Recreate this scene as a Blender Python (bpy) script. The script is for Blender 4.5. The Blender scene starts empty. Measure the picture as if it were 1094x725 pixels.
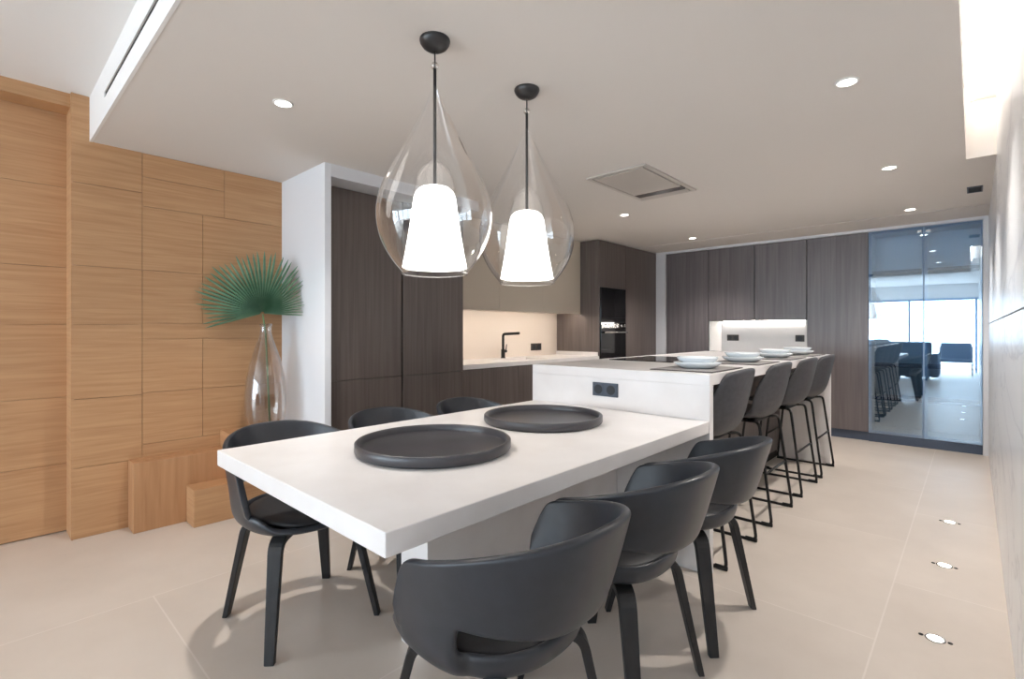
import bpy, bmesh, math, random
from mathutils import Vector, Matrix
random.seed(4)
PI = math.pi
scn = bpy.context.scene
col = scn.collection

# ------------------------------------------------------------------ colours / materials
def lin(c):
    c = c / 255.0
    return c / 12.92 if c <= 0.04045 else ((c + 0.055) / 1.055) ** 2.4
def rgb(r, g, b): return (lin(r), lin(g), lin(b), 1.0)

def mat(name, c, rough=0.5, metal=0.0, spec=0.5, emit=None, strength=0.0, coat=0.0):
    m = bpy.data.materials.new(name); m.use_nodes = True
    b = m.node_tree.nodes['Principled BSDF']
    b.inputs['Base Color'].default_value = c
    b.inputs['Roughness'].default_value = rough
    b.inputs['Metallic'].default_value = metal
    b.inputs['Specular IOR Level'].default_value = spec
    b.inputs['Coat Weight'].default_value = coat
    if emit:
        b.inputs['Emission Color'].default_value = emit
        b.inputs['Emission Strength'].default_value = strength
    return m

def nodes(m): return m.node_tree.nodes, m.node_tree.links, m.node_tree.nodes['Principled BSDF']

def add_noise(m, c1, c2, scale=(1, 1, 1), detail=6, nscale=4.0, lo=0.3, hi=0.7, bump=0.0, distort=0.0):
    n, l, b = nodes(m)
    tc = n.new('ShaderNodeTexCoord'); mp = n.new('ShaderNodeMapping')
    mp.inputs['Scale'].default_value = scale
    tx = n.new('ShaderNodeTexNoise'); tx.inputs['Scale'].default_value = nscale
    tx.inputs['Detail'].default_value = detail; tx.inputs['Distortion'].default_value = distort
    cr = n.new('ShaderNodeValToRGB')
    cr.color_ramp.elements[0].position = lo; cr.color_ramp.elements[0].color = c1
    cr.color_ramp.elements[1].position = hi; cr.color_ramp.elements[1].color = c2
    l.new(tc.outputs['Object'], mp.inputs['Vector']); l.new(mp.outputs['Vector'], tx.inputs['Vector'])
    l.new(tx.outputs['Fac'], cr.inputs['Fac']); l.new(cr.outputs['Color'], b.inputs['Base Color'])
    if bump:
        bp = n.new('ShaderNodeBump'); bp.inputs['Strength'].default_value = bump
        bp.inputs['Distance'].default_value = 0.002
        l.new(tx.outputs['Fac'], bp.inputs['Height']); l.new(bp.outputs['Normal'], b.inputs['Normal'])
    return m

def glass(name, tint, refl=0.06, grazing=0.6, rough=0.0, facing_pow=3.0, mirror=(1, 1, 1, 1)):
    """thin clear glass: tinted see-through plus a mirror coat that grows at grazing angles"""
    m = bpy.data.materials.new(name); m.use_nodes = True
    n, l = m.node_tree.nodes, m.node_tree.links
    n.remove(n['Principled BSDF'])
    tr = n.new('ShaderNodeBsdfTransparent'); tr.inputs['Color'].default_value = tint
    gl = n.new('ShaderNodeBsdfGlossy'); gl.inputs['Roughness'].default_value = rough; gl.inputs['Color'].default_value = mirror
    lw = n.new('ShaderNodeLayerWeight'); lw.inputs['Blend'].default_value = 0.5
    pw = n.new('ShaderNodeMath'); pw.operation = 'POWER'; pw.inputs[1].default_value = facing_pow
    ml = n.new('ShaderNodeMath'); ml.operation = 'MULTIPLY_ADD'
    ml.inputs[1].default_value = grazing; ml.inputs[2].default_value = refl; ml.use_clamp = True
    mx = n.new('ShaderNodeMixShader')
    l.new(lw.outputs['Facing'], pw.inputs[0]); l.new(pw.outputs[0], ml.inputs[0])
    l.new(ml.outputs[0], mx.inputs['Fac']); l.new(tr.outputs[0], mx.inputs[1]); l.new(gl.outputs[0], mx.inputs[2])
    l.new(mx.outputs[0], n['Material Output'].inputs['Surface'])
    return m

M = {}
M['oak'] = mat('oak', rgb(186, 140, 98), 0.5, spec=0.35)
add_noise(M['oak'], rgb(175, 132, 94), rgb(193, 152, 112), (1.2, 1.2, 26), 8, 2.2, 0.3, 0.72, 0.08, 0.6)
M['oak_v'] = mat('oak_vertical', rgb(176, 130, 92), 0.5, spec=0.35)
add_noise(M['oak_v'], rgb(168, 123, 86), rgb(186, 142, 104), (14, 14, 0.8), 8, 2.2, 0.3, 0.72, 0.08, 0.6)
M['gap'] = mat('joint_shadow_gap', rgb(172, 130, 92), 0.8)
M['dark_oak'] = mat('smoked_oak', rgb(84, 74, 70), 0.36, spec=0.55)
add_noise(M['dark_oak'], rgb(88, 79, 75), rgb(107, 98, 94), (22, 22, 0.7), 8, 1.8, 0.3, 0.7, 0.1, 0.4)
M['dark_gap'] = mat('dark_gap', rgb(24, 22, 22), 0.7)
M['grey_oak'] = mat('grey_smoked_oak', rgb(92, 86, 88), 0.36, spec=0.55)
add_noise(M['grey_oak'], rgb(92, 86, 87), rgb(114, 107, 108), (22, 22, 0.7), 8, 1.8, 0.3, 0.7, 0.1, 0.4)
M['cream'] = mat('cream_lacquer', rgb(205, 195, 180), 0.35)
M['white_paint'] = mat('white_paint', rgb(232, 231, 230), 0.75, spec=0.3)
M['ceiling'] = mat('ceiling_paint', rgb(222, 217, 212), 0.85, spec=0.2)
M['white_gloss'] = mat('white_satin_lacquer', rgb(226, 229, 234), 0.12, spec=0.5)
M['white_frame'] = mat('white_frame', rgb(215, 216, 220), 0.35)
M['stone'] = mat('white_quartz', rgb(235, 232, 230), 0.32, spec=0.5)
add_noise(M['stone'], rgb(223, 219, 217), rgb(233, 230, 229), (1, 1, 1), 10, 5, 0.3, 0.7)
M['backsplash'] = mat('pale_backsplash', rgb(232, 222, 212), 0.3)
M['black_shell'] = mat('black_chair_shell', rgb(46, 47, 51), 0.36, spec=0.5)
add_noise(M['black_shell'], rgb(40, 43, 49), rgb(46, 49, 55), (1, 1, 1), 4, 30, 0.3, 0.7, 0.02)
M['black_pad'] = mat('black_cushion', rgb(36, 36, 39), 0.5, spec=0.45)
M['black_wood'] = mat('black_stained_wood', rgb(36, 35, 36), 0.45, spec=0.4)
add_noise(M['black_wood'], rgb(32, 31, 32), rgb(42, 41, 42), (10, 10, 1), 6, 6, 0.3, 0.7)
M['leather'] = mat('charcoal_leather', rgb(66, 64, 66), 0.5, spec=0.45)
add_noise(M['leather'], rgb(60, 60, 64), rgb(71, 71, 75), (1, 1, 1), 5, 40, 0.3, 0.7, 0.06)
M['black_metal'] = mat('black_metal', rgb(28, 26, 26), 0.4, 0.3)
M['rubber'] = mat('black_rubber', rgb(18, 18, 18), 0.8)
M['tray'] = mat('charcoal_tray', rgb(62, 62, 66), 0.33, spec=0.5)
add_noise(M['tray'], rgb(57, 56, 59), rgb(68, 67, 71), (1, 1, 1), 6, 8, 0.3, 0.7)
M['slate'] = mat('slate_placemat', rgb(62, 56, 54), 0.6)
M['linen_mat'] = mat('placemat_top', rgb(150, 146, 144), 0.5)
M['porcelain'] = mat('porcelain', rgb(226, 232, 236), 0.18, coat=0.3)
M['black_glass'] = mat('black_glass', rgb(10, 10, 12), 0.06, spec=0.6)
M['socket'] = mat('anthracite_plastic', rgb(66, 74, 86), 0.4)
M['socket_dark'] = mat('socket_hole', rgb(24, 28, 34), 0.5)
M['bronze'] = mat('bronze_socket', rgb(58, 52, 48), 0.45)
M['steel'] = mat('brushed_steel', rgb(190, 188, 184), 0.25, 1.0)
M['hood_panel'] = mat('hood_panel', rgb(196, 190, 184), 0.4)
M['lamp_black'] = mat('lamp_black', rgb(40, 39, 40), 0.35)
M['crystal'] = glass('crystal_bead', (0.85, 0.83, 0.8, 1), 0.12, 0.8, 0.05, 1.5)
M['pendant_glass'] = glass('pendant_glass', (0.982, 0.98, 0.978, 1), 0.08, 1.0, 0.0, 3.0)
M['inner_glass'] = glass('inner_glass', (0.95, 0.945, 0.94, 1), 0.04, 0.4, 0.05, 2.5)
M['vase_glass'] = glass('vase_glass', (0.90, 0.885, 0.87, 1), 0.05, 0.75, 0.0, 2.2)
M['cabinet_glass'] = glass('blue_tinted_glass', (0.72, 0.83, 0.91, 1), 0.25, 0.5, 0.0, 4.0, (.80, .90, .98, 1))
M['lampshade'] = mat('opal_lampshade', rgb(250, 248, 245), 0.5, emit=(1, 0.965, 0.92, 1), strength=2.0)
M['led'] = mat('warm_led', (1, 1, 1, 1), 0.5, emit=(1, 0.89, 0.78, 1), strength=22)
M['led_niche'] = mat('bright_led', (1, 1, 1, 1), 0.5, emit=(1, .93, .86, 1), strength=46)
M['led_white'] = mat('soft_white_led', (1, 1, 1, 1), 0.5, emit=(1, 0.95, 0.89, 1), strength=12)
M['cabinet_fill'] = mat('added_cabinet_glow', (1, 1, 1, 1), 0.5, emit=(.92, .97, 1, 1), strength=36)  # glow of the fill strips added inside the glass cabinet
M['lens'] = mat('downlight_lens', (1, 1, 1, 1), 0.5, emit=(1, 0.93, 0.84, 1), strength=8)
M['lens_floor'] = mat('floor_light_lens', (1, 1, 1, 1), 0.5, emit=(1, 0.94, 0.84, 1), strength=5)
M['trim_white'] = mat('downlight_trim', rgb(238, 236, 233), 0.5)
M['blue_grey'] = mat('blue_grey_plinth', rgb(66, 78, 98), 0.4)
M['cab_inside'] = mat('blue_grey_interior', rgb(172, 190, 204), 0.6)
M['alu'] = mat('blue_grey_aluminium', rgb(150, 175, 205), 0.4, 0.2)
M['leaf'] = mat('palm_leaf_green', rgb(70, 108, 88), 0.5)
add_noise(M['leaf'], rgb(88, 128, 104), rgb(122, 156, 130), (1, 1, 1), 5, 9, 0.35, 0.7)
M['stem'] = mat('palm_stem', rgb(96, 122, 84), 0.5)
M['sofa'] = mat('blue_grey_fabric', rgb(98, 112, 134), 0.9)
M['plastic_vent'] = mat('vent_grey', rgb(72, 76, 84), 0.5)

# floor: large pale stone tiles
def floor_mat():
    m = mat('stone_floor', rgb(208, 190, 176), 0.34, spec=0.45)
    n, l, b = nodes(m)
    tc = n.new('ShaderNodeTexCoord'); mp = n.new('ShaderNodeMapping')
    mp.inputs['Location'].default_value = (0.275, -2.34 + 1.2, 0)
    br = n.new('ShaderNodeTexBrick'); br.offset = 0.5; br.offset_frequency = 2
    br.inputs['Scale'].default_value = 1.0; br.inputs['Mortar Size'].default_value = 0.0035
    br.inputs['Mortar Smooth'].default_value = 0.3
    br.inputs['Brick Width'].default_value = 1.2; br.inputs['Row Height'].default_value = 1.2
    br.inputs['Color1'].default_value = rgb(212, 201, 190); br.inputs['Color2'].default_value = rgb(208, 197, 186)
    br.inputs['Mortar'].default_value = rgb(221, 211, 202)
    rot = n.new('ShaderNodeMapping'); rot.inputs['Rotation'].default_value = (0, 0, PI / 2)
    nz = n.new('ShaderNodeTexNoise'); nz.inputs['Scale'].default_value = 2.2; nz.inputs['Detail'].default_value = 8
    nz.inputs['Roughness'].default_value = 0.6
    cr = n.new('ShaderNodeValToRGB')
    cr.color_ramp.elements[0].position = 0.3; cr.color_ramp.elements[0].color = (0.90, 0.89, 0.88, 1)
    cr.color_ramp.elements[1].position = 0.7; cr.color_ramp.elements[1].color = (1, 1, 1, 1)
    mx = n.new('ShaderNodeMix'); mx.data_type = 'RGBA'; mx.blend_type = 'MULTIPLY'
    mx.inputs[0].default_value = 1.0
    l.new(tc.outputs['Object'], mp.inputs['Vector']); l.new(mp.outputs['Vector'], rot.inputs['Vector'])
    l.new(rot.outputs['Vector'], br.inputs['Vector']); l.new(tc.outputs['Object'], nz.inputs['Vector'])
    l.new(nz.outputs['Fac'], cr.inputs['Fac'])
    l.new(br.outputs['Color'], mx.inputs[6]); l.new(cr.outputs['Color'], mx.inputs[7])
    l.new(mx.outputs[2], b.inputs['Base Color'])
    return m
M['floor'] = floor_mat()

def marble_mat():
    m = mat('white_marble', rgb(232, 232, 235), 0.3)
    n, l, b = nodes(m)
    tc = n.new('ShaderNodeTexCoord'); mp = n.new('ShaderNodeMapping')
    mp.inputs['Rotation'].default_value = (0.75, 0, 0); mp.inputs['Scale'].default_value = (1, 0.55, 1.3)
    nz = n.new('ShaderNodeTexNoise'); nz.inputs['Scale'].default_value = 0.85; nz.inputs['Detail'].default_value = 7
    nz.inputs['Distortion'].default_value = 0.9
    sb = n.new('ShaderNodeMath'); sb.operation = 'SUBTRACT'; sb.inputs[1].default_value = 0.5
    ab = n.new('ShaderNodeMath'); ab.operation = 'ABSOLUTE'
    cr = n.new('ShaderNodeValToRGB')
    cr.color_ramp.elements[0].position = 0.0; cr.color_ramp.elements[0].color = rgb(216, 216, 220)
    cr.color_ramp.elements[1].position = 0.012; cr.color_ramp.elements[1].color = rgb(238, 238, 240)
    e = cr.color_ramp.elements.new(0.2); e.color = rgb(246, 246, 247)
    l.new(tc.outputs['Object'], mp.inputs['Vector']); l.new(mp.outputs['Vector'], nz.inputs['Vector'])
    l.new(nz.outputs['Fac'], sb.inputs[0]); l.new(sb.outputs[0], ab.inputs[0])
    l.new(ab.outputs[0], cr.inputs['Fac']); l.new(cr.outputs['Color'], b.inputs['Base Color'])
    return m
M['marble'] = marble_mat()

# ------------------------------------------------------------------ mesh helpers
def smooth01(t): t = max(0, min(1, t)); return t * t * (3 - 2 * t)
def box(bm, x0, x1, y0, y1, z0, z1, mi=0):
    v = [bm.verts.new(p) for p in ((x0, y0, z0), (x1, y0, z0), (x1, y1, z0), (x0, y1, z0),
                                   (x0, y0, z1), (x1, y0, z1), (x1, y1, z1), (x0, y1, z1))]
    for f in ((0, 3, 2, 1), (4, 5, 6, 7), (0, 1, 5, 4), (1, 2, 6, 5), (2, 3, 7, 6), (3, 0, 4, 7)):
        bm.faces.new([v[i] for i in f]).material_index = mi

def lathe(bm, prof, seg=48, cx=0, cy=0, cz=0, close=False, mi=0):
    rings = []
    for r, z in prof:
        if r < 1e-6: rings.append([bm.verts.new((cx, cy, cz + z))])
        else: rings.append([bm.verts.new((cx + r * math.cos(2 * PI * i / seg), cy + r * math.sin(2 * PI * i / seg), cz + z)) for i in range(seg)])
    pairs = list(zip(rings, rings[1:]))
    if close: pairs.append((rings[-1], rings[0]))
    for a, b in pairs:
        for i in range(seg):
            j = (i + 1) % seg
            if len(a) == 1 and len(b) == 1: continue
            if len(a) == 1: f = [a[0], b[j], b[i]]
            elif len(b) == 1: f = [a[i], a[j], b[0]]
            else: f = [a[i], a[j], b[j], b[i]]
            bm.faces.new(f).material_index = mi
    return rings

def sweep(bm, pts, sections, mi=0, cap=True):
    """sections: list of vertex rings (Vector offsets already in world) one per point"""
    rings = [[bm.verts.new(p + o) for o in s] for p, s in zip(pts, sections)]
    n = len(rings[0])
    for a, b in zip(rings, rings[1:]):
        for i in range(n):
            j = (i + 1) % n
            bm.faces.new((a[i], a[j], b[j], b[i])).material_index = mi
    if cap:
        bm.faces.new(list(reversed(rings[0]))).material_index = mi
        bm.faces.new(rings[-1]).material_index = mi

def tube(bm, pts, r, seg=10, mi=0):
    pts = [Vector(p) for p in pts]; secs = []
    up = None
    for i, p in enumerate(pts):
        t = (pts[min(i + 1, len(pts) - 1)] - pts[max(i - 1, 0)]).normalized()
        if up is None:
            up = Vector((0, 0, 1)) if abs(t.z) < 0.9 else Vector((1, 0, 0))
        a = (up - t * up.dot(t)).normalized(); b = t.cross(a); up = a
        rr = r[i] if isinstance(r, (list, tuple)) else r
        secs.append([a * (rr * math.cos(2 * PI * k / seg)) + b * (rr * math.sin(2 * PI * k / seg)) for k in range(seg)])
    sweep(bm, pts, secs, mi)

def fillet(pts, rad, n=5):
    """round the corners of a polyline"""
    pts = [Vector(p) for p in pts]; out = [pts[0]]
    for a, b, c in zip(pts, pts[1:], pts[2:]):
        d1, d2 = (a - b), (c - b)
        r = min(rad, d1.length * 0.45, d2.length * 0.45)
        p0, p1 = b + d1.normalized() * r, b + d2.normalized() * r
        for k in range(n + 1):
            t = k / n
            out.append(p0 * (1 - t) ** 2 + b * 2 * t * (1 - t) + p1 * t * t)
    out.append(pts[-1]); return out

def link(name, bm, mats, parent=None, smooth=False, bevel=0.0, bseg=2, loc=None, angle=35):
    bmesh.ops.recalc_face_normals(bm, faces=bm.faces[:])
    me = bpy.data.meshes.new(name); bm.to_mesh(me); bm.free()
    if not isinstance(mats, (list, tuple)): mats = [mats]
    for m in mats: me.materials.append(M[m])
    o = bpy.data.objects.new(name, me); col.objects.link(o)
    if parent: o.parent = parent
    if loc: o.location = loc
    if smooth:
        for p in me.polygons: p.use_smooth = True
    if bevel:
        bv = o.modifiers.new('bevel', 'BEVEL'); bv.width = bevel; bv.segments = bseg
        bv.limit_method = 'ANGLE'; bv.angle_limit = math.radians(angle)
    return o

def boxes(name, m, lst, parent=None, bevel=0.0, **k):
    bm = bmesh.new()
    for b in lst: box(bm, *b)
    return link(name, bm, m, parent, bevel=bevel, **k)

def tag(o, label, cat, group=None):
    o['label'] = label; o['category'] = cat
    if group: o['group'] = group
    return o
def struct(o, label=None):
    o['kind'] = 'structure'
    if label: o['label'] = label
    return o
def thing(name, label, cat, loc=(0, 0, 0), rz=0, group=None):
    o = bpy.data.objects.new(name, None); col.objects.link(o)
    o.location = loc; o.rotation_euler = (0, 0, rz); o.empty_display_size = 0.1
    return tag(o, label, cat, group)
def copy_tree(o, loc, rz=0, label=None):
    r = o.copy(); col.objects.link(r); r.location = loc; r.rotation_euler = (0, 0, rz)
    if label: r['label'] = label
    for ch in list(o.children):
        c = ch.copy(); col.objects.link(c); c.parent = r
        for g in list(ch.children):
            d = g.copy(); col.objects.link(d); d.parent = c
    return r

# ------------------------------------------------------------------ the room
CZ, UZ = 2.265, 2.52          # dropped ceiling, upper ceiling
XR, XL, XREC = 0.105, -3.72, -3.92
YF, YB = 6.50, -6.0           # cabinet front plane at the far end, open facade behind
struct(boxes('floor', 'floor', [(-7.5, 0.3, -11.0, 7.1, -0.1, 0.0)]), 'pale beige floor of large stone tiles')

# dropped ceiling with the light cove left open along the right wall
gy = 5.90
struct(boxes('ceiling', 'ceiling', [
    (-4.1, -0.035, 0.46, gy, CZ, UZ + .16), (-0.035, 0.3, 4.27, gy, CZ, UZ + .16),
    (-4.1, 0.3, gy + 0.022, 7.1, CZ - 0.004, UZ + .16), (-4.1, 0.3, gy, gy + 0.022, CZ + 0.03, UZ + .16),
    (-0.035, 0.3, -0.6, 4.27, UZ + 0.1, UZ + .16)]), 'flat dropped ceiling')
struct(boxes('ceiling_upper', 'white_paint', [(-4.1, -0.035, YB - 0.3, 0.46, UZ, UZ + .16),
                                             (-0.035, 0.3, YB - .3, -0.6, UZ, UZ + .16)]), 'higher ceiling near the viewer')
# white upstand with the slot diffuser (a skin on the step of the ceiling)
struct(boxes('trim_1', 'white_paint', [(-3.72, -0.035, 0.448, 0.461, CZ - .0015, 2.362), (-3.72, -0.035, 0.448, 0.461, 2.392, UZ),
                                       (-3.72, -3.24, 0.448, 0.461, 2.362, 2.392)]), 'white step between the two ceilings')
d = boxes('slot_diffuser', 'dark_gap', [(-3.24, -0.2, 0.4535, 0.4605, 2.363, 2.391)])
tag(d, 'long black air slot in the white ceiling step', 'air vent')

# right wall of marble slabs, open joints between them
sl = []
for (z0, z1, ys) in ((0.0, 1.243, (-6.3, -3.6, -0.2, 3.2, 7.1)), (1.247, 2.66, (-6.3, -2.0, 1.4, 4.8, 7.1))):
    for a, b in zip(ys, ys[1:]):
        sl.append((XR, XR + 0.03, a + 0.001, b - 0.001, z0, z1))
w = boxes('wall_right', 'marble', sl, bevel=0.0015, bseg=1); struct(w, 'white veined marble wall')
struct(boxes('wall_right_core', 'dark_gap', [(XR + 0.029, 0.3, YB - .3, 7.1, 0, UZ + .16)]))

# left wall: oak panelling with fine joints
pl = []
def panel(y0, y1, z0, z1): pl.append((XL - 0.02, XL, y0 + 0.0012, y1 - 0.0012, z0 + 0.0012, z1 - 0.0012))
for z0, z1 in ((0, .40), (.40, .79), (.79, 1.215), (1.215, 1.55), (1.55, 2.02), (2.02, UZ)): panel(0.375, 0.695, z0, z1)
panel(0.695, 1.15, 2.12, 2.265); panel(1.15, 1.56, 1.94, 2.265)
panel(0.695, 1.15, 1.94, 2.12)
for z0, z1 in ((0, .485), (.485, .80), (.80, 1.128), (1.128, 1.226), (1.226, 1.55), (1.55, 1.94)):
    if z0 in (1.128, 0): panel(0.695, 1.56, z0, z1)
    else: panel(0.695, 1.02, z0, z1); panel(1.02, 1.56, z0, z1)
struct(boxes('wall_left', 'oak', pl + [(XL - .2, XL - 0.0, 0.368, 0.376, 0, UZ)]), 'oak panelled wall')
struct(boxes('wall_left_core', 'gap', [(-4.1, XL - 0.019, 0.376, 1.60, 0, UZ)]))
# recessed oak door leaf and its header
dl = [(XREC - .02, XREC, -2.58, 0.37, z0 + .001, z1 - .001) for z0, z1 in ((0.006, .40), (.40, .79), (.79, 1.215), (1.215, 1.55), (1.55, 2.02), (2.02, UZ))]
struct(boxes('door_1', 'oak', dl), 'recessed oak sliding door on the left')
struct(boxes('trim_2', 'oak', [(XREC + 0.01, XL - 0.03, YB, 0.368, 2.445, UZ)]), 'oak header above the recessed door')
struct(boxes('wall_left_back', 'gap', [(-4.1, XREC - .019, -2.60, 0.376, 0, UZ)]))
struct(boxes('wall_left_lounge', 'white_paint', [(-4.1, XREC, YB, -2.601, 2.1, UZ), (-4.1, XREC, YB, -5.4, 0, 2.1)]))
struct(boxes('window_2', 'alu', [(-4.05, -3.99, -5.4, -2.6, 2.05, 2.1), (-4.05, -3.99, -2.66, -2.601, 0, 2.05), (-4.05, -3.99, -5.4, -5.34, 0, 2.05), (-4.05, -3.99, -4.03, -3.97, 0, 2.05)]), 'terrace opening on the left behind the viewer')

# white pier and lintel framing the tall cupboards
XP = -3.06
struct(boxes('wall_pier', 'white_gloss', [(XL, XP, 1.53, 1.575, 0, CZ)], bevel=0.002), 'white pier beside the oak wall')
struct(boxes('trim_3', 'white_frame', [(-3.30, XP, 1.575, 2.89, 2.182, CZ)]), 'white lintel above the tall cupboards')
# outer shell
struct(boxes('wall_kitchen', 'white_paint', [(-4.1, -3.90, 1.60, 7.1, 0, CZ)]), 'wall behind the kitchen run')
struct(boxes('wall_far', 'white_paint', [(-4.1, 0.3, 7.0, 7.1, 0, CZ)]), 'far wall')
struct(boxes('wall_back', 'white_paint', [(-4.1, 0.3, YB - .3, YB - .1, 2.12, UZ + .16)]), 'wall above the glazed opening behind the viewer')
fr = [(-3.92, XR, YB - .22, YB - .14, 2.06, 2.12)]
for x in (-3.9, -2.72, -1.42, 0.06): fr.append((x - .025, x + .025, YB - .22, YB - .14, 0, 2.07))
struct(boxes('window_1', 'alu', fr), 'wide terrace opening behind the viewer')

# frame round the far cupboards
struct(boxes('trim_4', 'white_frame', [(-3.298, -3.117, 6.47, 6.95, 0, CZ), (-3.117, XR, 6.47, 6.95, 2.232, CZ), (0.066, XR, 6.47, 6.95, 0, 2.232)], bevel=.002), 'white frame round the far wall of cupboards')

# ------------------------------------------------------------------ oak blocks under the vase
b = boxes('oak_block', 'oak_v', [(XL + .002, -3.572, 0.625, 1.118, 0, 0.408)], bevel=.003)
tag(b, 'mid height wooden block with vertical grain against the oak wall', 'wooden block', 'oak blocks along the wall')
b = boxes('oak_block', 'oak', [(-3.57, -3.417, 0.89, 1.49, 0, 0.225)], bevel=.003)
tag(b, 'lowest wooden block standing on the floor in front of the others', 'wooden block', 'oak blocks along the wall')
b = boxes('oak_block', 'oak', [(XL + .002, -3.572, 1.122, 1.527, 0, 0.511), (-3.572, -3.30, 1.122, 1.527, 0.226, 0.511)], bevel=.003)
tag(b, 'tallest wooden block carrying the glass vase', 'wooden block', 'oak blocks along the wall')

# vase
vx, vy = -3.49, 1.33
vprof = [(0.0, 0.006), (0.07, 0.004), (0.098, 0.012), (0.112, 0.04), (0.126, 0.11), (0.131, 0.18), (0.128, 0.26), (0.116, 0.36), (0.096, 0.46),
         (0.068, 0.55), (0.046, 0.61), (0.036, 0.65), (0.034, 0.685), (0.040, 0.712)]
bm = bmesh.new(); lathe(bm, vprof + [(r - .004, z + (.004 if i else -.002)) for i, (r, z) in reversed(list(enumerate(vprof)))][:-2] + [(0.0, 0.014)], 64)
v = link('glass_vase', bm, 'vase_glass', smooth=True, loc=(vx, vy, 0.512))
tag(v, 'tall smoky clear glass bottle vase on the tallest wooden block', 'vase')

# fan palm leaf
palm = thing('palm_leaf', 'large green fan palm leaf standing in the glass vase', 'plant', (vx, vy, 0.53))
bm = bmesh.new()
tube(bm, [(0.02, 0.02, 0.0), (0.012, 0.01, 0.3), (0.0, 0.0, 0.62), (-0.008, -0.015, 0.76)], [.007, .0065, .006, .005], 8)
link('leaf_stem', bm, 'stem', palm, smooth=True)
bm = bmesh.new()
hub = Vector((-0.008, -0.018, 0.765))
fwd = Vector((0.82, -0.55, 0.16)).normalized()        # the face of the fan
side = Vector((0, 0, 1)).cross(fwd).normalized()      # to the right seen from the front
upv = fwd.cross(side).normalized()
N = 40
a0, a1 = math.radians(-4), math.radians(197)
def fan(ang, r, off):
    dd = side * math.cos(ang) + upv * math.sin(ang)
    droop = fwd * (0.10 * r + off) - Vector((0, 0, 1)) * (0.12 * r * r)
    return hub + dd * r + droop
for k in range(N):
    am = a0 + (a1 - a0) * (k + 0.5) / N; da = (a1 - a0) / N / 2
    L = (0.27 + 0.165 * smooth01((am - .25) / 1.1)) * random.uniform(0.94, 1.03)
    if am > 2.6: L *= 1 - .22 * smooth01((am - 2.6) / .8)
    q_ = L / .44
    tw = random.uniform(-0.03, 0.03)
    fold = 0.010
    stations = [(0.012, 1.0), (0.10 * q_, 1.0), (0.20 * q_, 0.98), (0.27 * q_, 0.80), (0.34 * q_, 0.55), (0.40 * q_, 0.34), (L, 0.05)]
    rows = []
    for (r, wd) in stations:
        r = min(r, L) if r != L else L
        if rows and r <= rr_prev: r = rr_prev + 0.004
        rr_prev = r
        sh = tw * max(0, (r - 0.2)) / 0.25
        rows.append([fan(am - da * wd + sh, r, -fold * min(1, r / .1) * wd), fan(am + sh, r, fold * min(1, r / .1) * wd), fan(am + da * wd + sh, r, -fold * min(1, r / .1) * wd)])
    vs = [[bm.verts.new(p) for p in row] for row in rows]
    for a, b in zip(vs, vs[1:]):
        bm.faces.new((a[0], a[1], b[1], b[0])); bm.faces.new((a[1], a[2], b[2], b[1]))
leaf = link('leaf_blade', bm, 'leaf', palm)
sm = leaf.modifiers.new('thick', 'SOLIDIFY'); sm.thickness = 0.0012

# ------------------------------------------------------------------ tall dark cupboards on the left
XC = -3.25
def cupboard(name, label, y0, y1, splits, top, cat='cabinet', group=None, x0=-3.895, xc=XC, base=0.0, m='dark_oak', kick=True):
    t = thing(name, label, cat, ((x0 + xc) / 2, (y0 + y1) / 2, 0), 0, group)
    ox, oy = (x0 + xc) / 2, (y0 + y1) / 2
    lst = [(x0 - ox, xc - 0.022 - ox, y0 - oy + .0015, y1 - oy - .0015, base + (0.075 if kick else 0), top)]
    if kick: lst.append((x0 - ox, xc - 0.06 - ox, y0 - oy + .0015, y1 - oy - .0015, 0, 0.076))
    if name == 'base_cabinet': lst[0] = lst[0][:5] + (.70,)
    boxes('carcass', 'dark_gap' if m == 'dark_oak' else m, lst, t)
    for (a, b, nm) in splits:
        boxes(nm, m, [(xc - 0.022 - ox, xc - ox, y0 - oy + .002, y1 - oy - .002, a + .0015, b - .0015)], t, bevel=.0012, bseg=1)
    return t
cupboard('tall_cupboard', 'tall dark oak cupboard next to the white pier', 1.58, 2.250, [(.08, .83, 'lower_door'), (.83, 2.18, 'upper_door')], 2.18, group='tall dark cupboards')
cupboard('tall_cupboard', 'tall dark oak cupboard beside the sink worktop', 2.262, 2.885, [(.08, .83, 'lower_door'), (.83, 2.18, 'upper_door')], 2.18, group='tall dark cupboards')
for i, (a, b, lb) in enumerate(((2.885, 3.60, 'dark oak base cabinet under the worktop next to the tall cupboards'), (3.60, 4.31, 'dark oak base cabinet under the middle of the worktop'), (4.31, 5.018, 'dark oak base cabinet under the worktop next to the ovens'))):
    cupboard('base_cabinet', lb, a, b, [(.08, .838, 'door')], .838, group='base cabinets under the worktop')
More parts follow.
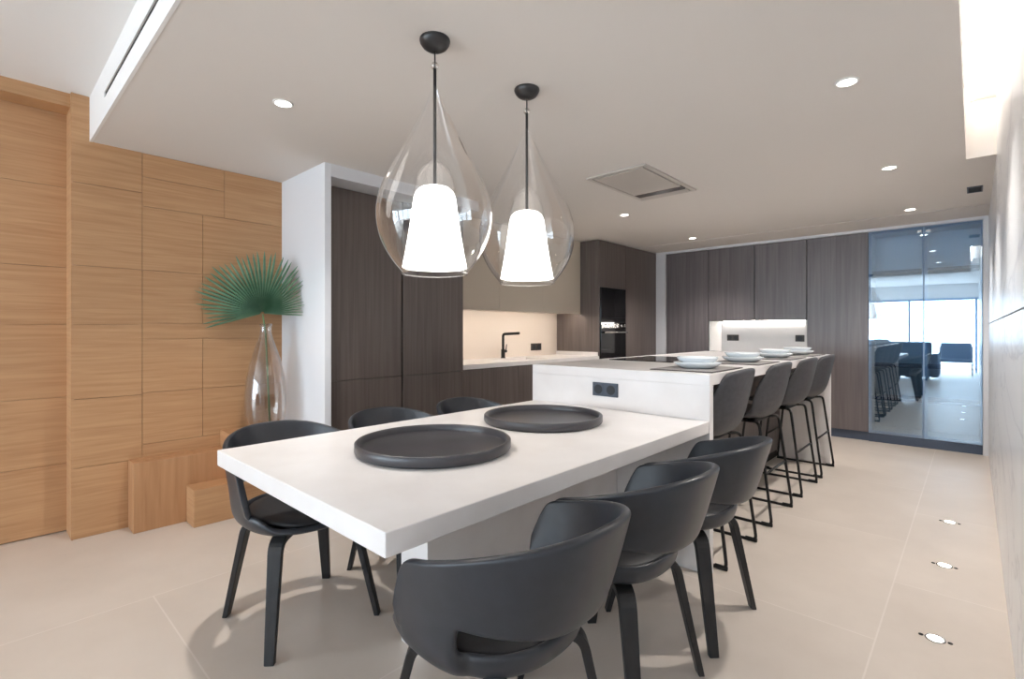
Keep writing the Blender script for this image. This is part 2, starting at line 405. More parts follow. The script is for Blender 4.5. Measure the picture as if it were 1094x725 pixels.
# worktop with the sink cut-out
wy0, wy1 = 2.888, 5.018
sy0, sy1, sx0, sx1 = 3.62, 4.22, -3.70, -3.36
t = boxes('worktop', 'stone', [(-3.872, XC + .004, wy0, sy0, .84, .88), (-3.872, XC + .004, sy1, wy1, .84, .88), (-3.872, sx0, sy0, sy1, .84, .88), (sx1, XC + .004, sy0, sy1, .84, .88),
                               (-3.872, XC - 0.01, wy1 - .018, wy1 - .001, .88, .925)])
tag(t, 'white stone worktop running under the cream wall cabinets', 'countertop')
bm = bmesh.new()
for (r0, r1, z0, z1) in ((0, 0.02, .868, .72),):
    a = [(sx0 + .001, sy0 + .001), (sx1 - .001, sy0 + .001), (sx1 - .001, sy1 - .001), (sx0 + .001, sy1 - .001)]
    c = [(sx0 + .03, sy0 + .03), (sx1 - .03, sy0 + .03), (sx1 - .03, sy1 - .03), (sx0 + .03, sy1 - .03)]
    va = [bm.verts.new((x, y, .874)) for x, y in a]; vb = [bm.verts.new((x, y, .845)) for x, y in a]
    vc = [bm.verts.new((x, y, .72)) for x, y in c]
    for i in range(4):
        j = (i + 1) % 4
        bm.faces.new((va[i], va[j], vb[j], vb[i])); bm.faces.new((vb[i], vb[j], vc[j], vc[i]))
    bm.faces.new(vc)
s = link('sink_basin', bm, 'stone'); tag(s, 'white rectangular sink basin sunk in the worktop before the black tap', 'sink')
# backsplash
s = boxes('backsplash', 'backsplash', [(-3.898, -3.875, wy0, wy1, .88, 1.39)])
tag(s, 'warm lit pale backsplash behind the black tap', 'backsplash')
# tap
tp = thing('kitchen_tap', 'black angular kitchen tap standing behind the sink', 'tap', (-3.765, 3.92, .88))
bm = bmesh.new(); lathe(bm, [(0, 0), (.028, 0), (.028, .006), (.022, .01), (.022, .09), (.017, .1), (0, .1)], 20); link('tap_body', bm, 'black_metal', tp, smooth=True, bevel=.001)
bm = bmesh.new(); tube(bm, fillet([(0, 0, .09), (0, 0, .262), (.235, 0, .272)], .03), .0145, 12); link('spout', bm, 'black_metal', tp, smooth=True)
bm = bmesh.new(); tube(bm, fillet([(0, .01, .075), (0, .05, .075)], .01), .016, 12); tube(bm, [(0, .045, .075), (0.0, .056, .15)], .006, 8); link('lever', bm, 'black_metal', tp, smooth=True)

def socket(name, label, loc, rz, n, wdt, hgt, m='bronze', group=None):
    """faces local -y, centre of the back face at loc"""
    t = thing(name, label, 'power socket', loc, rz, group)
    boxes('plate', m, [(-wdt / 2, wdt / 2, -.009, 0, -hgt / 2, hgt / 2)], t, bevel=.002)
    for i in range(n):
        cx = (i - (n - 1) / 2) * wdt / n
        bm = bmesh.new(); s_ = wdt / n * 0.40
        box(bm, cx - s_, cx + s_, -.0112, -.0085, -s_, s_, 0)
        lathe_pts = [(0, 0), (s_ * .82, 0), (s_ * .82, .002), (0, .002)]
        b2 = bmesh.new(); lathe(b2, lathe_pts, 20)
        bmesh.ops.rotate(b2, verts=b2.verts[:], cent=(0, 0, 0), matrix=Matrix.Rotation(PI / 2, 3, 'X'))
        bmesh.ops.translate(b2, verts=b2.verts[:], vec=(cx, -.0105, 0))
        for f in b2.faces: f.material_index = 1
        tmp = bpy.data.meshes.new('tmp'); b2.to_mesh(tmp); b2.free(); bm.from_mesh(tmp); bpy.data.meshes.remove(tmp)
        link('outlet', bm, [m, 'socket_dark'], t)
    return t
socket('wall_socket', 'dark double wall socket on the lit backsplash right of the tap', (-3.875, 4.605, .985), PI / 2, 2, .19, .085)

# cream wall cabinets (one run of doors) over the worktop
for i, (a, b, lb) in enumerate(((2.888, 3.60, 'cream handleless wall cabinet beside the tall cupboards'), (3.60, 4.31, 'cream handleless wall cabinet in the middle of its row'), (4.31, 5.016, 'cream handleless wall cabinet beside the oven column'))):
    t = thing('wall_cabinet', lb, 'cabinet', (-3.69, (a + b) / 2, 1.39), 0, 'cream wall cabinets')
    h = (b - a) / 2
    boxes('carcass', 'cream', [(-.205, .155, -h + .001, h - .001, 0.0, CZ - 1.392)], t)
    boxes('door', 'cream', [(.155, .177, -h + .0012, h - .0012, -.01, CZ - 1.394)], t, bevel=.001)
ls = boxes('led_strip', 'led', [(-3.56, -3.537, 2.93, 4.98, 1.3845, 1.3898)])
tag(ls, 'glowing warm light strip under the cream wall cabinets', 'light strip')

# oven column
oy0, oy1 = 5.022, 5.64
t = thing('oven_column', 'dark oak column housing the built in ovens', 'cabinet', (-3.57, (oy0 + oy1) / 2, 0))
h = (oy1 - oy0) / 2; X0, X1 = -3.895 + 3.57, XC + 3.57
boxes('side_panel', 'dark_oak', [(X0, X1, -h, -h + .02, 0, 2.255)], t, bevel=.001)
boxes('side_panel', 'dark_oak', [(X0, X1 - .022, h - .018, h - .001, 0, 2.255)], t)
boxes('carcass', 'dark_gap', [(X0, X1 - .3, -h + .02, h - .018, .08, 2.25), (X0, X1 - .022, -h + .02, h - .018, 1.70, 2.25), (X0, X1 - .022, -h + .02, h - .018, .08, .56)], t)
boxes('upper_door', 'dark_oak', [(X1 - .022, X1, -h + .021, h - .002, 1.702, 2.255)], t, bevel=.001)
boxes('drawer', 'dark_oak', [(X1 - .022, X1, -h + .021, h - .002, .08, .556)], t, bevel=.001)
oyc = (oy0 + .02 + oy1 - .018) / 2; hw = (oy1 - oy0 - .042) / 2
t = thing('microwave_oven', 'black glass microwave built in above the oven', 'microwave', (XC - .15, oyc, 1.285))
boxes('housing', 'dark_gap', [(-.14, .148, -hw, hw, .001, .412)], t)
boxes('glass_door', 'black_glass', [(.148, .162, -hw, hw, .055, .412)], t, bevel=.002)
boxes('control_panel', 'black_glass', [(.148, .160, -hw, hw, .002, .052)], t, bevel=.002)
t = thing('oven', 'black built in oven with a steel handle below the microwave', 'oven', (XC - .15, oyc, .56))
boxes('housing', 'dark_gap', [(-.14, .148, -hw, hw, .001, .722)], t)
boxes('door', 'black_glass', [(.148, .164, -hw, hw, .004, .628)], t, bevel=.002)
cp = boxes('control_panel', 'black_glass', [(.148, .164, -hw, hw, .634, .722)], t, bevel=.002)
boxes('control_strip', 'steel', [(.164, .167, -hw + .01, hw - .17, .655, .705)], cp)
for yy in (hw - .13, hw - .05):
    bm = bmesh.new(); lathe(bm, [(0, 0), (.02, 0), (.018, .022), (0, .022)], 18)
    bmesh.ops.rotate(bm, verts=bm.verts[:], cent=(0, 0, 0), matrix=Matrix.Rotation(PI / 2, 3, 'Y'))
    link('knob', bm, 'steel', cp, smooth=True, loc=(.163, yy, .68), bevel=.001)
bm = bmesh.new(); tube(bm, [(.205, -hw + .03, .60), (.205, hw - .03, .60)], .011, 12)
for yy in (-hw + .06, hw - .06): tube(bm, [(.163, yy, .60), (.205, yy, .60)], .007, 8)
link('handle', bm, 'steel', t, smooth=True)
cupboard('tall_cupboard', 'tall dark oak cupboard right of the ovens against the white frame', 5.642, 6.465, [(.08, 2.255, 'door')], 2.255, group='tall dark cupboards')

# ------------------------------------------------------------------ far wall cupboards (face -y)
def far_unit(name, label, x0, x1, z0, z1, kick, group='dark cupboards on the far wall', m='grey_oak'):
    t = thing(name, label, 'cabinet', ((x0 + x1) / 2, YF + .22, z0), 0, group)
    h = (x1 - x0) / 2
    lst = [(-h + .001, h - .001, -.198, .22, .001 + (.09 if kick else 0), z1 - z0)]
    boxes('carcass', 'dark_gap', lst, t)
    if kick: boxes('plinth', 'blue_grey', [(-h + .001, h - .001, -.2, .2, 0, .092)], t)
    boxes('door', m, [(-h + .003, h - .003, -.22, -.198, (.096 if kick else 0.0), z1 - z0)], t, bevel=.0012, bseg=1)
    return t
far_unit('tall_cupboard', 'tall dark grey oak cupboard beside the white column', -3.115, -2.534, 0, 2.23, True)
far_unit('wall_cabinet', 'dark grey oak wall cabinet over the lit niche nearer the white column', -2.532, -1.971, 1.306, 2.23, False)
far_unit('wall_cabinet', 'dark grey oak wall cabinet over the lit niche nearer the glass cabinet', -1.969, -1.406, 1.306, 2.23, False)
far_unit('tall_cupboard', 'tall dark grey oak cupboard beside the blue glass cabinet', -1.404, -.825, 0, 2.23, True)
far_unit('base_cabinet', 'dark grey oak base cabinet under the lit niche', -2.532, -1.406, 0, .845, True)
s = boxes('niche_worktop', 'stone', [(-2.531, -1.407, YF - .005, 6.92, .846, .885)]); tag(s, 'white stone shelf top inside the lit far niche', 'countertop')
s = boxes('niche_lining', 'white_paint', [(-2.531, -1.407, 6.90, 6.918, .886, 1.304), (-2.531, -2.513, YF + .02, 6.90, .886, 1.304), (-1.425, -1.407, YF + .02, 6.90, .886, 1.304)])
tag(s, 'bright white lining of the lit niche in the far cupboards', 'backsplash')
s = boxes('led_strip', 'led_niche', [(-2.48, -1.46, 6.885, 6.8995, 1.294, 1.3055)]); tag(s, 'glowing white light strip inside the far niche', 'light strip')
socket('wall_socket', 'dark double socket in the lit far niche nearer the white column', (-2.36, 6.90, 1.085), 0, 2, .15, .08)
socket('wall_socket', 'dark socket in the lit far niche nearer the glass cabinet', (-1.565, 6.90, 1.085), 0, 1, .10, .08)

# glass cabinet
gx0, gx1 = -.823, .064
t = thing('glass_cabinet', 'tall display cabinet with two blue tinted glass doors by the marble wall', 'cabinet', ((gx0 + gx1) / 2, YF + .2, 0))
o = (gx0 + gx1) / 2; h = (gx1 - gx0) / 2; md = -.367 - o
boxes('carcass', 'cab_inside', [(-h, -h + .018, -.178, .2, .09, 2.23), (h - .018, h, -.178, .2, .09, 2.23), (-h + .018, h - .018, .18, .2, .09, 2.23),
                                (-h + .018, h - .018, -.178, .18, 2.215, 2.23), (-h + .018, h - .018, -.178, .18, .09, .115), (md - .01, md + .01, -.178, .18, .115, 2.215)], t)
boxes('plinth', 'blue_grey', [(-h, h, -.2, .2, 0, .088)], t)
for (a, b, c, dd, z) in ((-h + .018, md - .01, -.14, .18, 1.80), (md + .01, h - .018, -.14, .18, 1.80), (-h + .018, md - .01, -.14, .18, .81), (md + .01, h - .018, -.14, .18, .81),
                      (-h + .018, md - .01, -.14, .18, .46), (md + .01, h - .018, -.14, .18, .46)):
    boxes('shelf', 'blue_grey', [(a, b, c, dd, z - .014, z + .014)], t)
for (a, b) in ((-h, md - .002), (md + .002, h)):
    fw = .028
    f = boxes('door_frame', 'alu', [(a, a + fw, -.2, -.179, .092, 2.23), (b - fw * .5, b, -.2, -.179, .092, 2.23), (a + fw, b - fw * .5, -.2, -.179, .092, .12), (a + fw, b - fw * .5, -.2, -.179, 2.205, 2.23)], t, bevel=.0015)
    boxes('pane', 'cabinet_glass', [(a + .004, b - .004, -.2035, -.2005, .095, 2.227)], f)
for (a, b) in ((-h + .05, md - .04), (md + .04, h - .05)):
    boxes('added_fill_strip', 'cabinet_fill', [(a, b, -.176, -.166, 2.2115, 2.2152)], t)  # added strips hidden behind the top rail to brighten the cabinet interior
for xx in (md - .035, md + .035):
    boxes('hinge', 'steel', [(xx - .018, xx + .018, -.214, -.204, 2.17, 2.19)], t)

# ------------------------------------------------------------------ island
IX0, IX1, IY0, IY1, IZ = -2.05, -.93, 2.403, 5.19, .968
t = thing('kitchen_island', 'white stone kitchen island with a raised counter behind the dining table', 'kitchen island', ((IX0 + IX1) / 2, (IY0 + IY1) / 2, 0))
ox, oy = (IX0 + IX1) / 2, (IY0 + IY1) / 2
boxes('countertop', 'stone', [(IX0 - ox, IX1 - ox, IY0 - oy, IY1 - oy, IZ - .055, IZ)], t, bevel=.003)
boxes('end_panel', 'stone', [(IX0 - ox, IX1 - ox, IY0 - oy + .0005, IY0 + .045 - oy, 0, IZ - .055)], t, bevel=.002)
boxes('end_panel', 'stone', [(IX0 - ox, IX1 - ox, IY1 - .045 - oy, IY1 - .0005 - oy, 0, IZ - .055)], t, bevel=.002)
boxes('cabinet_body', 'dark_oak', [(IX0 + .02 - ox, -1.335 - ox, IY0 + .046 - oy, IY1 - .046 - oy, .08, IZ - .056)], t)
boxes('plinth', 'dark_gap', [(IX0 + .06 - ox, -1.36 - ox, IY0 + .046 - oy, IY1 - .046 - oy, 0, .08)], t)
socket('wall_socket', 'dark blue grey double socket on the white island end above the table', (-1.512, IY0, .85), 0, 2, .162, .076, 'socket')
hob = thing('induction_hob', 'black glass induction hob flush in the island counter', 'hob', (-1.68, 3.44, IZ))
boxes('hob_glass', 'black_glass', [(-.26, .26, -.31, .31, .0003, .006)], hob, bevel=.002)
for (x, y, r) in ((-.13, -.15, .09), (.13, -.15, .075), (-.13, .15, .075), (.13, .15, .09)):
    bm = bmesh.new(); lathe(bm, [(r, .0062), (r + .004, .0062)], 36, x, y)
    link('zone_ring', bm, 'plastic_vent', hob)

# ------------------------------------------------------------------ dining table
TX0, TX1, TY0, TZ = -2.03, -.932, .603, .743
t = thing('dining_table', 'long white stone dining table butted against the island', 'table', (-1.48, 1.5, 0))
boxes('tabletop', 'stone', [(TX0 + 1.48, TX1 + 1.48, TY0 - 1.5, IY0 - .001 - 1.5, TZ - .057, TZ)], t, bevel=.003)
boxes('pedestal', 'stone', [(-1.60 + 1.48, -1.438 + 1.48, 1.105 - 1.5, IY0 - .002 - 1.5, 0, TZ - .0575)], t, bevel=.002)

# trays
def tray(label, x, y, r):
    bm = bmesh.new()
    lathe(bm, [(0, 0), (r * .955, 0), (r * .985, .004), (r, .012), (r, .036), (r - .004, .04), (r - .012, .04), (r - .016, .036), (r - .017, .016), (r - .028, .010), (0, .010)], 72)
    o = link('round_tray', bm, 'tray', smooth=True, loc=(x, y, TZ)); tag(o, label, 'tray', 'round trays on the dining table')
    for p in o.data.polygons: p.use_smooth = True
    e = o.modifiers.new('es', 'EDGE_SPLIT'); e.split_angle = math.radians(50)
tray('round charcoal tray nearer the front end of the dining table', -1.462, 1.155, .283)
tray('round charcoal tray nearer the island end of the table', -1.52, 1.86, .283)

# ------------------------------------------------------------------ placemats and plates
names = ('nearest the dining table', 'second from the dining table', 'third from the dining table', 'farthest from the dining table')
def plate_bm(r, hgt):
    bm = bmesh.new()
    lathe(bm, [(0, 0), (r * .62, 0), (r * .66, .002), (r * .9, hgt * .5), (r, hgt * .86), (r, hgt), (r - .006, hgt), (r * .88, hgt * .62), (r * .64, .010), (0, .008)], 56)
    return bm
YM = (2.735, 3.47, 4.19, 4.86)
base_mat = base_p1 = base_p2 = None
for i, (ym, nm) in enumerate(zip(YM, names)):
    loc = (-1.12, ym - .02, IZ)
    if i == 0:
        base_mat = thing('placemat', '', 'placemat', loc, 0, 'placemats on the island')
        boxes('mat_base', 'slate', [(-.168, .168, -.225, .225, 0.0003, .005)], base_mat, bevel=.0015)
        boxes('mat_top', 'linen_mat', [(-.160, .160, -.217, .217, .005, .0062)], base_mat)
        base_mat['label'] = 'dark edged rectangular placemat on the island, ' + nm
        base_p1 = link('dinner_plate', plate_bm(.125, .034), 'porcelain', smooth=True, loc=(loc[0], loc[1], IZ + .0066))
        tag(base_p1, 'wider white plate lying on the island placemat ' + nm, 'plate', 'lower plates on the island')
        base_p2 = link('soup_plate', plate_bm(.108, .040), 'porcelain', smooth=True, loc=(loc[0], loc[1], IZ + .0066 + .021))
        tag(base_p2, 'smaller deep white plate stacked on top at the placemat ' + nm, 'plate', 'upper plates on the island')
    else:
        copy_tree(base_mat, loc, 0, 'dark edged rectangular placemat on the island, ' + nm)
        copy_tree(base_p1, (loc[0], loc[1], IZ + .0066), 0, 'wider white plate lying on the island placemat ' + nm)
        copy_tree(base_p2, (loc[0], loc[1], IZ + .0066 + .021), 0, 'smaller deep white plate stacked on top at the placemat ' + nm)

# ------------------------------------------------------------------ dining chairs
def superell(th, a_back, a_front, b, n=2.35):
    """th = 0 at the back (-x), +-pi at the front (+x)"""
    c, s = math.cos(th), math.sin(th)
    x = -math.copysign(abs(c) ** (2 / n), c); y = math.copysign(abs(s) ** (2 / n), s)
    return x * (a_back if c > 0 else a_front), y * b


def build_chair(label):
    t = thing('dining_chair', label, 'chair', (0, 0, 0), 0, 'black dining chairs round the table')
    # shell: seat pan + wrap-round back, slot left open low at the back
    bm = bmesh.new()
    NT = 120
    ths = [-PI + 2 * PI * i / NT for i in range(NT)]
    seat_rings = []
    SL = math.radians(72)
    def slot(A): return 1 - smooth01((A - SL + .14) / .12)      # 1 where the slot is open
    for k, z in ((0.35, .416), (0.7, .417), (0.88, .422)):
        ring = []
        for th in ths:
            x, y = superell(th, .222, .245, .225)
            ff = smooth01((abs(th) - 1.9) / 1.0)
            ring.append(bm.verts.new((x * k, y * k, z + .012 * ff * k)))
        seat_rings.append(ring)
    for q in (0, 1):
        ring = []
        for th in ths:
            A = abs(th); so_ = slot(A)
            x, y = superell(th, .238 - .036 * so_ + .006 * q, .25, .238 - .030 * so_ + .006 * q)
            bk = 1 - smooth01((A - 1.95) / .5)
            if q == 0: ring.append(bm.verts.new((x * .985, y * .985, .441 + .004 * bk)))
            else: ring.append(bm.verts.new((x, y, .449 + .045 * bk - .016 * so_)))
        seat_rings.append(ring)
    cen = bm.verts.new((0, 0, .416))
    for i in range(NT):
        j = (i + 1) % NT
        bm.faces.new((cen, seat_rings[0][i], seat_rings[0][j]))
        for a, b in zip(seat_rings, seat_rings[1:]):
            bm.faces.new((a[i], b[i], b[j], a[j]))
    # wall rows
    WA = math.radians(109)
    idx = [i for i, th in enumerate(ths) if abs(th) <= WA]
    rows = [[seat_rings[-1][i] for i in idx]]
    for q in (0.0, 0.12, 0.4, 0.75, 0.94, 1.0):
        row = []
        for i in idx:
            th = ths[i]; A = abs(th)
            s_ = min(1, A / 1.66) ** 2
            zr = .762 - .10 * s_                                       # rim height
            zlow = .524 + .026 * smooth01(A / 1.2) - .03 * smooth01((A - 1.3) / .4)
            t_ = max(0, min(1, (A - 1.66) / (WA - 1.66)))
            zr = zr + (.520 - zr) * t_ ** 1.25                           # sloping front edge of the wing
            zlow = zlow + (.478 - zlow) * t_
            z = zlow + (zr - zlow) * q
            ab = .266 + (.338 - .266) * (q ** .85); bb = .246 + (.262 - .246) * q
            x, y = superell(th, ab, .25, bb)
            row.append(bm.verts.new((x, y, z)))
        rows.append(row)
    for ri, (a, b) in enumerate(zip(rows, rows[1:])):
        for c in range(len(idx) - 1):
            if ri == 0 and abs(ths[idx[c]]) < SL and abs(ths[idx[c + 1]]) < SL: continue
            bm.faces.new((a[c], b[c], b[c + 1], a[c + 1]))
    sh = link('seat_shell', bm, 'black_shell', t, smooth=True)
    so = sh.modifiers.new('thick', 'SOLIDIFY'); so.thickness = .022; so.offset = 0.0
    ss = sh.modifiers.new('sub', 'SUBSURF'); ss.levels = 1; ss.render_levels = 2
    # cushion
    bm = bmesh.new()
    prev = None; rings = []
    for k, z in ((.96, .449), (1.0, .455), (1.0, .464), (.96, .472), (.7, .474), (.35, .471)):
        r = []
        for th in ths:
            x, y = superell(th, .195, .225, .198); ff = smooth01((abs(th) - 1.9) / 1.0)
            r.append(bm.verts.new((x * k, y * k, z - .010 * ff)))
        rings.append(r)
    for a, b in zip(rings, rings[1:]):
        for i in range(NT):
            j = (i + 1) % NT; bm.faces.new((a[i], a[j], b[j], b[i]))
    bm.faces.new(rings[-1]); bm.faces.new(list(reversed(rings[0])))
    link('seat_cushion', bm, 'black_pad', t, smooth=True)
    # bent plywood legs
    for sx in (1, -1):
        for sy in (1, -1):
            foot = Vector((.222 * sx, .217 * sy, 0)); knee = Vector(((.135 if sx > 0 else -.155) , .160 * sy, .392)); root = Vector((.07 * sx, .08 * sy, .399))
            pts = fillet([root, knee, foot], .045, 7)
            rad = Vector((foot.x, foot.y, 0)).normalized(); tang = Vector((-rad.y, rad.x, 0))
            secs = []
            for i, p in enumerate(pts):
                d_ = (pts[min(i + 1, len(pts) - 1)] - pts[max(i - 1, 0)]).normalized()
                nrm = d_.cross(tang).normalized()
                u = 1 - p.z / .40; w_ = (.027 - .009 * max(0, u)); th_ = .0125 - .002 * max(0, u)
                secs.append([tang * w_ + nrm * th_, tang * -w_ + nrm * th_, tang * -w_ - nrm * th_, tang * w_ - nrm * th_])
            # keep the foot flat on the floor
            bm = bmesh.new(); sweep(bm, pts, secs)
            for v_ in bm.verts:
                if v_.co.z < .012: v_.co.z = 0
            link('leg', bm, 'black_wood', t, bevel=.003)
    return t
YC = (.925, 1.48, 2.035)
lc = ('black shell dining chair by the oak wall side at the front corner of the table', 'black shell dining chair on the cupboard side, middle of that side of the table', 'black shell dining chair on the cupboard side, next to the island')
rc = ('black shell dining chair closest to the viewer, its back towards us', 'black shell dining chair between two others on the marble wall side of the table', 'black shell dining chair on the marble wall side, next to the bar stools')
ch = build_chair(lc[0]); ch.location = (-2.045, YC[0], 0)
for y, lb in list(zip(YC, lc))[1:]: copy_tree(ch, (-2.045, y, 0), 0, lb)
for y, lb in zip(YC, rc): copy_tree(ch, (-.912, y, 0), PI, lb)

# ------------------------------------------------------------------ bar stools
def build_stool(label):
    t = thing('bar_stool', label, 'bar stool', (0, 0, 0), 0, 'bar stools along the island')
    prof = [(.215, .640, .185, 0, .012), (.17, .652, .205, 0, .025), (.06, .640, .222, 0, .02), (-.06, .630, .228, .01, .022), (-.14, .637, .232, .035, .04), (-.185, .70, .234, .075, .05),
            (-.208, .79, .230, .085, .03), (-.228, .88, .216, .072, 0), (-.243, .955, .196, .055, -.012), (-.248, .985, .180, .045, -.02)]
    bm = bmesh.new(); NU = 13; rows = []
    for (x, z, hw_, fx, fz) in prof:
        row = []
        for k in range(NU):
            u = -1 + 2 * k / (NU - 1); e = abs(u) ** 2.6
            row.append(bm.verts.new((x + fx * e, u * hw_, z + fz * e)))
        rows.append(row)
    for a, b in zip(rows, rows[1:]):
        for k in range(NU - 1): bm.faces.new((a[k], a[k + 1], b[k + 1], b[k]))
    sh = link('seat_shell', bm, 'leather', t, smooth=True)
    so = sh.modifiers.new('thick', 'SOLIDIFY'); so.thickness = .03; so.offset = 0
    ss = sh.modifiers.new('sub', 'SUBSURF'); ss.levels = 1; ss.render_levels = 2
    bm = bmesh.new(); box(bm, -.10, .13, -.14, .14, .598, .606); box(bm, -.09, .12, -.12, .12, .604, .618); link('seat_plate', bm, 'black_metal', t, bevel=.004)
    for sy in (1, -1):
        pts = fillet([(-.09, .13 * sy, .606), (-.140, .205 * sy, .606), (-.218, .228 * sy, .008), (.228, .228 * sy, .008), (.16, .203 * sy, .612), (.12, .13 * sy, .606)], .035, 5)
        bm = bmesh.new(); tube(bm, pts, .0085, 10); link('side_frame', bm, 'black_metal', t, smooth=True)
        for x in (-.19, .2):
            bm = bmesh.new(); tube(bm, [(x - .03, .228 * sy, .0115), (x + .03, .228 * sy, .0115)], .0115, 10); link('foot_glide', bm, 'rubber', t, smooth=True)
    for x0, z in ((-.176, .305), (.189, .305)):
        yy = .213
        bm = bmesh.new(); tube(bm, [(x0, -yy, z), (x0, yy, z)], .0075, 10); link('footrest' if x0 > 0 else 'crossbar', bm, 'black_metal', t, smooth=True)
    return t
sn = ('charcoal leather bar stool nearest the dining table', 'charcoal leather bar stool second from the dining table', 'charcoal leather bar stool third from the dining table', 'charcoal leather bar stool at the far end of the island')
st = build_stool(sn[0]); st.location = (-1.105, YM[0], 0); st.rotation_euler = (0, 0, PI)
for y, lb in list(zip((2.735, 3.48, 4.2, 4.83), sn))[1:]: copy_tree(st, (-1.105, y, 0), PI, lb)

# ------------------------------------------------------------------ pendant lamps
def build_pendant(label, loc):
    t = thing('pendant_lamp', label, 'pendant lamp', loc, 0, 'pendant lamps over the dining table')   # origin on the ceiling
    bm = bmesh.new(); lathe(bm, [(0, 0), (.056, 0), (.057, -.005), (.054, -.015), (.045, -.028), (.030, -.038), (.012, -.043), (0, -.044)], 40)
    link('ceiling_rose', bm, 'lamp_black', t, smooth=True)
    bm = bmesh.new(); tube(bm, [(0, 0, -.042), (0, 0, -.10)], .003, 8); tube(bm, [(0, 0, -.104), (0, 0, -.549)], .0062, 12); link('rod', bm, 'lamp_black', t, smooth=True)
    bm = bmesh.new(); lathe(bm, [(.004, -.086), (.013, -.09), (.016, -.098), (.013, -.106), (.004, -.11)], 16); link('glass_bead', bm, 'crystal', t, smooth=True)
    g = [(.013, -.180), (.022, -.210), (.044, -.258), (.066, -.303), (.092, -.355), (.117, -.402), (.143, -.450), (.170, -.500), (.195, -.552), (.2095, -.600), (.2155, -.645), (.213, -.690), (.204, -.735), (.188, -.776), (.166, -.813), (.142, -.846), (.122, -.869)]
    bm = bmesh.new(); lathe(bm, g, 72)
    lathe(bm, [(.122, -.869), (.125, -.873), (.122, -.877), (.118, -.873)], 72, close=True)
    gl = link('glass_drop', bm, 'pendant_glass', t, smooth=True)
    ss = gl.modifiers.new('sub', 'SUBSURF'); ss.levels = 0; ss.render_levels = 1
    bm = bmesh.new(); lathe(bm, [(0.0, -0.546), (0.0318, -0.5478), (0.0551, -0.5552), (0.07, -0.569), (0.0779, -0.5902), (0.0837, -0.6316), (0.0954, -0.7144), (0.1092, -0.7972), (0.1198, -0.8505), (0.1155, -0.8524), (0.1039, -0.7972), (0.0901, -0.7144), (0.0784, -0.6316), (0.07, -0.592), (0.053, -0.5653), (0.0318, -0.5543), (0.0, -0.5524)], 56)
    link('lamp_shade', bm, 'lampshade', t, smooth=True)
    bm = bmesh.new(); lathe(bm, [(.0078, -.448), (.03, -.462), (.053, -.484), (.068, -.52), (.077, -.56), (.082, -.59)], 48); link('glass_sleeve', bm, 'inner_glass', t, smooth=True)
    return t
pd = build_pendant('clear glass drop pendant lamp hanging nearer the viewer', (-1.475, 1.168, CZ))
copy_tree(pd, (-1.475, 1.69, CZ), 0, 'clear glass drop pendant lamp hanging nearer the island')

# ------------------------------------------------------------------ ceiling fittings
POWER_SPOT = 56
def downlight(label, x, y):
    t = thing('downlight', label, 'downlight', (x, y, CZ), 0, 'recessed ceiling downlights')
    bm = bmesh.new(); lathe(bm, [(.036, .0), (.046, 0), (.046, -.003), (.042, -.006), (.036, -.005)], 36, close=True); link('trim_ring', bm, 'trim_white', t, smooth=True)
    bm = bmesh.new(); lathe(bm, [(0, -.0035), (.0362, -.0035), (.0362, -.0005), (0, -.0005)], 32); link('lens', bm, 'lens', t)
    l = bpy.data.lights.new('downlight_lamp', 'SPOT'); l.energy = POWER_SPOT; l.color = (1, .95, .90); l.spot_size = math.radians(115); l.spot_blend = .7; l.shadow_soft_size = .03
    lo = bpy.data.objects.new('downlight_lamp', l); col.objects.link(lo); lo.parent = t; lo.location = (0, 0, -.012)
    return t
downlight('recessed ceiling downlight above the oak wall, left of the pendant lamps', -2.415, 1.0)
downlight('largest recessed ceiling downlight, nearest of the row by the marble wall', -.405, 2.587)
downlight('recessed ceiling downlight in the middle of the row by the marble wall', -.411, 4.14)
downlight('recessed ceiling downlight just before the blue glass cabinet', -.415, 5.69)
downlight('recessed ceiling downlight just before the white column', -2.415, 5.72)
downlight('recessed ceiling downlight beyond the extractor panel', -2.40, 4.14)

t = thing('extractor_hood', 'flush rectangular extractor panel in the ceiling above the hob', 'extractor hood', (-1.79, 3.36, CZ))
bm = bmesh.new(); a, b = .232, .408
for bx in ((-a, -a + .03, -b, b), (a - .03, a, -b, b), (-a + .03, a - .03, -b, -b + .03), (-a + .03, a - .03, b - .03, b)): box(bm, bx[0], bx[1], bx[2], bx[3], -.012, -.0003)
link('hood_frame', bm, 'hood_panel', t, bevel=.002)
boxes('gap_liner', 'dark_gap', [(-a + .03, a - .03, -b + .03, b - .03, -.002, -.0003)], t)
boxes('hood_plate', 'hood_panel', [(-a + .042, a - .042, -b + .042, b - .20, -.014, -.0022)], t, bevel=.002)
boxes('hood_plate', 'steel', [(-a + .042, a - .042, b - .195, b - .11, -.014, -.0022)], t, bevel=.002)
boxes('hood_plate', 'hood_panel', [(-a + .042, a - .042, b - .105, b - .042, -.014, -.0022)], t, bevel=.002)
t = thing('ceiling_vent', 'small dark rectangular vent in the ceiling near the marble wall', 'air vent', (.008, 5.21, CZ))
boxes('vent_frame', 'plastic_vent', [(-.045, .045, -.1, -.09, -.008, -.0003), (-.045, .045, .09, .1, -.008, -.0003), (-.045, -.037, -.09, .09, -.008, -.0003), (.037, .045, -.09, .09, -.008, -.0003)], t)
boxes('vent_slats', 'dark_gap', [(-.037, .037, y, y + .012, -.006, -.0003) for y in (-.088, -.066, -.044, -.022, 0, .022, .044, .066)], t)

# light cove strip along the right wall
s = boxes('cove_light', 'led_white', [(-.0345, -.018, -0.5, 4.2, UZ + .06, UZ + .08)]); tag(s, 'glowing light strip hidden in the ceiling cove above the marble wall', 'light strip')

